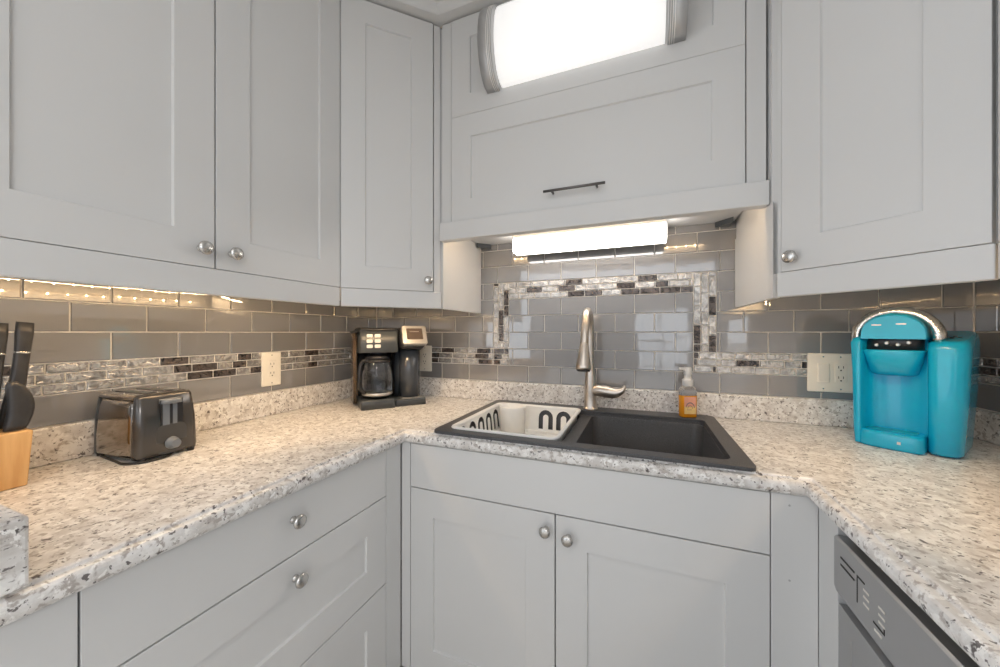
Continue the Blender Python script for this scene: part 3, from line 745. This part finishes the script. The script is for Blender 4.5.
# ------------------------------------------------------------------ toaster
t = thing('toaster', 'smoked chrome two slice toaster with black end panel on left worktop', 'toaster', (-1.272, .548, CT), math.radians(3))
b = NB()
hx, hy = .082, .068
secs = [(.010, -hx+.003, hx-.003, -hy+.003, hy-.003, .012), (.014, -hx, hx, -hy, hy, .014), (.06, -hx+.001, hx-.001, -hy-.001, hy+.001, .016), (.135, -hx+.004, hx-.004, -hy+.004, hy-.004, .018), (.158, -hx+.008, hx-.008, -hy+.008, hy-.008, .018)]
rloft(b, secs, seg=6); obj('body_shell', b, M['smoke'], t)
b = NB(); rloft(b, [(.1582, -hx-.004, hx+.004, -hy+.005, hy-.005, .014), (.166, -hx-.002, hx+.002, -hy+.008, hy-.008, .014), (.170, -hx+.006, hx-.006, -hy+.014, hy-.014, .012)], seg=5); tp = obj('top_panel', b, M['smoke'], t)
for s in (-1, 1):
    b = NB(); box(b, -.062, .062, s*.022-.012, s*.022+.012, .165, .1712); obj('bread_slot', b, M['black'], tp)
b = NB(); rloft(b, [(.008, hx-.004, hx+.020, -hy+.001, hy-.001, (.014, .002, .002, .014)), (.02, hx-.004, hx+.024, -hy-.001, hy+.001, (.018, .002, .002, .018)), (.10, hx-.004, hx+.021, -hy+.001, hy-.001, (.018, .002, .002, .018)), (.160, hx-.006, hx+.012, -hy+.006, hy-.006, (.014, .002, .002, .014)), (.168, hx-.006, hx+.006, -hy+.010, hy-.010, (.01, .002, .002, .01))], seg=5)
ep = obj('end_panel', b, mat('graphite_plastic', (.09, .087, .085), .18, .6, noise=.05), t)
b = NB(); rloft(b, [(.008, -hx-.018, -hx+.004, -hy+.003, hy-.003, (.002, .014, .014, .002)), (.1, -hx-.016, -hx+.004, -hy+.003, hy-.003, (.002, .016, .016, .002)), (.162, -hx-.006, -hx+.008, -hy+.008, hy-.008, (.002, .012, .012, .002))], seg=5); obj('end_panel', b, M['greyp'], t)
b = NB()
MX = Matrix.Rotation(PI/2, 4, 'Z')
box(b, hx+.0185, hx+.0225, -.020, .030, .082, .152); obj('lever_recess', b, M['black'], ep)
for y0, y1 in ((-.016, -.001), (.006, .016)):
    b = NB(); box(b, hx+.0205, hx+.0235, y0, y1, .086, .146); obj('guide_plate', b, M['knobgrey'], ep)
b = NB(); rloft(b, [(.143, hx+.008, hx+.038, -.020, .026, (.012, .003, .003, .012)), (.155, hx+.006, hx+.036, -.018, .024, (.012, .003, .003, .012))]); obj('lever', b, M['knobgrey'], t)
b = NB(); loft(b, [[(x_, y_+.004, z_+.046) for y_, z_ in rr(-.034, .034, -.036, .042, .018)] for x_ in (hx+.0185, hx+.0232)]); obj('dial_bezel', b, mat('graphite_plastic_dark', (.07, .07, .07), .3, .3, noise=.05), ep)
b = NB(); lathe(b, [(.0165, 0), (.0155, .005), (.0125, .007), (.0115, .018), (.010, .020)], 24, Matrix.Translation((hx+.023, .004, .036)) @ Matrix.Rotation(PI/2, 4, 'Y')); dl_ = obj('browning_dial', b, M['knobgrey'], t)
for sx_ in (-1, 1):
    for sy_ in (-1, 1):
        b = NB(); lathe(b, [(.008, 0), (.009, .012)], 12, Matrix.Translation((sx_*(hx-.0) + (.012 if sx_ > 0 else 0), sy_*(hy-.014), 0))); obj('foot', b, M['blackm'], t)
b = NB(); pts = spline([(-.07, -.050, .012), (-.066, -.060, .0035), (-.03, -.066, .0032), (.03, -.074, .0032), (.07, -.078, .0032), (.104, -.055, .0032), (.108, -.01, .0032), (.08, .02, .0032)], 8)
tube(b, pts, .003, 8); obj('cord', b, M['cord'], t)

# ------------------------------------------------------------------ coffee maker
t = thing('coffee_maker', 'black two way coffee maker with glass carafe in the left corner', 'coffee maker', (-1.102, 1.177, CT), math.radians(50))
# local: x 0..0.285, -y is front, depth 0..0.2
b = NB(); rloft(b, [(0, 0, .143, -.006, .215, .010), (.036, 0.001, .142, -.005, .214, .010), (.040, .003, .140, -.002, .212, .010)]); obj('base', b, M['greyp'], t)
b = NB(); rloft(b, [(0, .1435, .285, .008, .20, .010), (.024, .145, .284, .009, .20, .010), (.030, .148, .281, .012, .20, .010)]); bs = obj('drip_base', b, M['greyp'], t)
b = NB(); box(b, .176, .276, .020, .085, .0302, .0325); obj('drip_tray', b, M['silverp'], bs)
b = NB(); rloft(b, [(.0405, .004, .142, .135, .212, .008), (.2415, .004, .155, .135, .212, .008)]); obj('column', b, M['black'], t)
b = NB(); rloft(b, [(.242, -.002, .156, .010, .212, .008), (.246, -.003, .157, .006, .213, .008), (.340, -.003, .157, .012, .213, .010)], seg=4); hd = obj('brew_head', b, M['greyp'], t)
b = NB(); rloft(b, [(.3402, -.004, .158, .006, .213, .010), (.347, -.004, .158, .010, .213, .010), (.352, .004, .150, .030, .205, .012)]); obj('lid', b, M['black'], t)
tiltb = math.radians(-3.6)
for i in range(2):
    for j in range(3):
        b = NB(); loft(b, [[(x, y, z) for x, z in rr(-.0125+e_, .0125-e_, -.0075+e_, .0075-e_, .004, 3)] for e_, y in ((0, 0), (0, -.002), (.001, -.003))])
        obj('button', b, M['button'], hd, loc=(.036+i*.033, .0105-.0062*(0)-.001*(j), .316-j*.0225))
b = NB(); rloft(b, [(.012, -.020, -.004, .10, .225, .006), (.328, -.020, -.004, .10, .225, .006)]); obj('water_tank', b, M['tank'], t)
b = NB(); rloft(b, [(.328, -.021, -.0035, .04, .226, .006), (.338, -.021, -.0035, .04, .226, .006)]); obj('tank_lid', b, M['black'], t)
# carafe
ct = bpy.data.objects.new('carafe', None); COL.objects.link(ct); ct.parent = t; ct.location = (.076, .064, .0415)
g = NB(); lathe(g, [(.050, .0), (.061, .006), (.064, .03), (.064, .10), (.060, .142), (.053, .162), (.050, .170)], 32, caps=(True, False)); obj('glass_jug', g, M['glass'], ct, smooth=True)
b = NB(); lathe(b, [(.050, .170), (.053, .172), (.053, .182), (.040, .190), (.012, .193)], 28); obj('carafe_lid', b, M['black'], ct)
b = NB(); lathe(b, [(.0565, .157), (.0585, .159), (.0545, .169), (.0515, .1695)], 28); obj('collar', b, M['black'], ct)
b = NB(); tube(b, spline([(-.042, -.030, .164), (-.066, -.040, .164), (-.078, -.046, .130), (-.080, -.046, .06), (-.058, -.036, .025)], 6), .0085, 10); obj('handle', b, M['black'], ct)
b = NB(); lathe(b, [(.0630, .012), (.0650, .014), (.0655, .019), (.0655, .024), (.0645, .025)], 32); obj('metal_band', b, M['silverp'], ct)
b = NB(); lathe(b, [(.034, .0), (.034, .020)], 20, Matrix.Translation((.082, .07, .228))); obj('filter_basket', b, M['black'], t)
# single serve tower
b = NB(); rloft(b, [(.030, .160, .282, .09, .205, .03), (.25, .160, .284, .085, .206, .03)], seg=8); obj('tower', b, M['greyp'], t)
b = NB(); lathe(b, [(.050, .033), (.046, .15), (.048, .250)], 28, Matrix.Translation((.224, .085, 0))); obj('cup_niche', b, mat('slate_plastic', (.07, .08, .095), .22, .3, noise=.05), t)
b = NB(); rloft(b, [(.250, .182, .270, .030, .206, .02), (.268, .162, .283, .010, .208, .02), (.335, .162, .285, .030, .208, .02), (.352, .168, .281, .060, .205, .03)], seg=6); sh = obj('single_serve_head', b, M['black'], t)
# silver fascia, tilted back
fm = Matrix.Translation((.2265, .000, .318)) @ Matrix.Rotation(math.radians(-26), 4, 'X')
b = NB(); loft(b, [[(x, y, z) for x, z in rr(-.056+e_, .056-e_, -.046+e_, .046-e_, .010, 4)] for e_, y in ((0, .02), (0, -.004), (.003, -.008))], mtx=fm); fs = obj('fascia', b, M['silverp'], sh)
b = NB(); loft(b, [[(x, y, z) for x, z in rr(-.036, .036, -.024, .030, .003, 3)] for y in (-.004, -.0095)], mtx=fm); sc_ = obj('display', b, M['screen'], fs)
b = NB(); box(b, -.022, .020, -.0102, -.009, .012, .0145, mtx=fm); obj('display_mark', b, M['silverp'], sc_)

# ------------------------------------------------------------------ turquoise pod machine
t = thing('pod_coffee_machine', 'turquoise pod coffee machine with raised silver handle on right worktop', 'coffee machine', (.592, 1.392, CT), math.radians(-36))
# local x 0..0.143 brew body, 0.143..0.213 side housing; y 0 is the tray front
b = NB(); rloft(b, [(0, .004, .141, -.012, .12, (.01, .01, .050, .02)), (.006, .0, .143, -.018, .12, (.01, .01, .055, .02)), (.040, .001, .142, -.017, .12, (.01, .01, .055, .02)), (.047, .006, .139, -.010, .12, (.01, .01, .045, .02))], seg=8); tr = obj('drip_tray', b, M['teal'], t, bevel=.002)
b = NB(); rloft(b, [(.0472, .025, .125, .010, .060, .012), (.0485, .025, .125, .010, .060, .012)]); obj('tray_grate', b, mat('turquoise_grate', (.003, .34, .46), .4, noise=.1), tr)
b = NB(); box(b, .094, .101, -.0176, -.0165, .018, .027); obj('tray_mark', b, M['silverp'], tr)
def bayring(e, z, top=0.0):
    p = [(.000+e, .000), (.008, -.006), (.018, -.006), (.022, .004), (.026, .034), (.040, .050), (.070, .056), (.110, .054), (.130, .048), (.142, .040), (.143, .15), (.143, .205), (.125, .222), (.025, .222), (.002+e, .20), (e, .10)]
    return [(x, y*(1-top)+.1*top, z) for x, y in p]
b = NB(); loft(b, [bayring(.006, .004), bayring(.002, .05), bayring(0, .20), bayring(-.004, .300), bayring(-.001, .312, .06), bayring(.008, .318, .16)]); obj('body', b, M['teal'], t, bevel=.002, seg=2)
b = NB()
loft(b, [[(x, y, z) for x, y in rr(x0, x1, y0, .12, (.004, .004, .03, .03), 6)] for z, x0, x1, y0 in ((.206, .036, .118, .030), (.210, .032, .123, .018), (.216, .030, .126, .012), (.276, .020, .141, -.014), (.281, .021, .140, -.012))])
obj('spout_housing', b, M['teal'], t)
b = NB(); rloft(b, [(.2812, .024, .136, .004, .115, (.004, .004, .03, .03)), (.330, .026, .138, .016, .115, (.004, .004, .03, .03))]); ch = obj('pod_chamber', b, M['black'], t)
for x, z in ((.050, .294), (.070, .300), (.092, .296), (.112, .302)):
    b = NB(); lathe(b, [(.005, 0), (.005, .004), (.003, .006)], 12, Matrix.Translation((x, .010, z)) @ Matrix.Rotation(PI/2, 4, 'X')); obj('pin', b, M['silverp'], ch)
b = NB()
def hood(r, y, z, h, x_=.082):
    return [(x_ + r*math.cos(PI*k/16), y, z + h*math.sin(PI*k/16)**.85) for k in range(17)] + [(x_ - r, y, z-.010), (x_ + r, y, z-.010)]
loft(b, [hood(.062, -.006, .322, .056), hood(.0645, .002, .322, .062), hood(.066, .050, .320, .066), hood(.064, .12, .318, .054), hood(.05, .19, .31, .02)]); hdl = obj('lid', b, M['teal'], t)
hm_ = mat('polished_handle', (.74, .71, .66), .16, 1.0, noise=.25, nscale=140, bump=.5, bscale=160)
b = NB()
rg = []
for k in range(25):
    a = -.18 + (PI+.36)*k/24; ca, sa = math.cos(a), math.sin(a)
    rg.append([(.084 + r*ca, y, .318 + (r-.006)*sa) for r, y in ((.070, .012), (.084, .013), (.092, .022), (.092, .044), (.080, .048), (.070, .046))])
loft(b, rg); obj('handle', b, hm_, t)
for x in (.052, .100):
    b = NB(); rloft(b, [(0, -.010, .010, -.002, .002, .0019), (.0012, -.010, .010, -.002, .002, .0019)], mtx=Matrix.Translation((x, -.0066, .352 if x < .07 else .354)) @ Matrix.Rotation(PI/2, 4, 'X')); obj('lid_print', b, M['silverp'], hdl)
b = NB()
loft(b, [[(x, y, z + sl*(y-y0)) for x, y in rr(x0, x1, y0, .215, (.03, .006, .022, .034), 8)] for z, x0, x1, y0, sl in ((0.003, .146, .200, .012, 0), (.010, .144, .204, .006, 0), (.15, .144, .212, .0, 0), (.285, .144, .217, -.004, .0), (.300, .145, .215, .0, .12), (.307, .152, .208, .012, .14))])
lb_ = obj('side_housing', b, M['teal'], t)
for k, (x, y) in enumerate(((.166, .062), (.180, .070), (.192, .082), (.168, .092), (.182, .104))):
    b = NB(); lathe(b, [(.0050, .305), (.0045, .316+.12*(y-.06))], 12, Matrix.Translation((x, y, 0))); obj('control_button', b, M['black'], lb_)

# ------------------------------------------------------------------ knife block and knives
t = thing('knife_block', 'pale wooden knife block at the left edge of the worktop', 'knife block', (-1.290, .281, CT+.0005), 0)
b = NB(); pr = [(-.045, 0), (.054, 0), (.062, .118), (-.045, .118)]
A_ = [b.verts.new((-.058, y, z)) for y, z in pr]; B_ = [b.verts.new((.058, y, z)) for y, z in pr]
for i in range(4): b.faces.new((A_[i], A_[(i+1) % 4], B_[(i+1) % 4], B_[i]))
b.faces.new(A_); b.faces.new(B_[::-1]); kb_ = obj('block', b, M['wood'], t, bevel=.003)
def knife(label, base, top, w, th, fat=False):
    base, top = Vector(base), Vector(top); t = thing('knife', label, 'knife', base, 0)
    d_ = top-base; n_ = 10
    prof_ = [1.0, 1.12, 1.15, 1.1, 1.02, .96, .92, .92, .98, 1.08, 1.0] if not fat else [.82, .95, 1.0, 1.03, 1.05, 1.05, 1.02, .96, .86, .70, .35]
    b = NB(); side = Vector((0, 1, 0)); side = (side - d_.normalized()*side.dot(d_.normalized())).normalized(); oth = d_.normalized().cross(side)
    rings = []
    for k in range(n_+1):
        c_ = d_*(k/n_) + side*((.010 if fat else .004)*math.sin(PI*k/n_)); q = prof_[k]
        rings.append([tuple(c_ + side*(w/2*q*math.copysign(abs(math.cos(a))**.7, math.cos(a))) + oth*(th/2*math.copysign(abs(math.sin(a))**.7, math.sin(a)))) for a in [2*PI*j/16 for j in range(16)]])
    loft(b, rings); h = obj('handle', b, M['handle'], t)
    if not fat:
        b = NB(); loft(b, [[tuple(Vector(p)*1.0 + (Vector(p)-d_*f_)*.06 ) for p in ring] for ring, f_ in ((rings[7], .7), (rings[7], .7))][:1] + [[tuple(Vector(p) + d_*.02 + (Vector(p)-d_*.7)*.06) for p in rings[7]]]); obj('handle_band', b, M['nickel'], t)
    b = NB(); loft(b, [[tuple(-d_.normalized()*s_ + side*(.36*w*cc) + oth*(.0012*ss)) for cc, ss in ((1, 1), (-1, 1), (-1, -1), (1, -1))] for s_ in (-.001, .035)], smooth=False); obj('blade', b, M['chrome'], t)
knife('knife with broad rounded charcoal handle at the front corner of block', (-1.252, .322, CT+.121), (-1.252, .320, CT+.224), .036, .020, True)
knife('knife with broad rounded charcoal handle at the very left edge of photo', (-1.252, .278, CT+.121), (-1.252, .272, CT+.222), .036, .020, True)
knife('tall black knife handle leaning right with a thin silver band', (-1.292, .322, CT+.121), (-1.290, .347, CT+.353), .025, .018)
knife('tall black knife handle at the far left of the block', (-1.292, .290, CT+.121), (-1.290, .312, CT+.351), .024, .018)
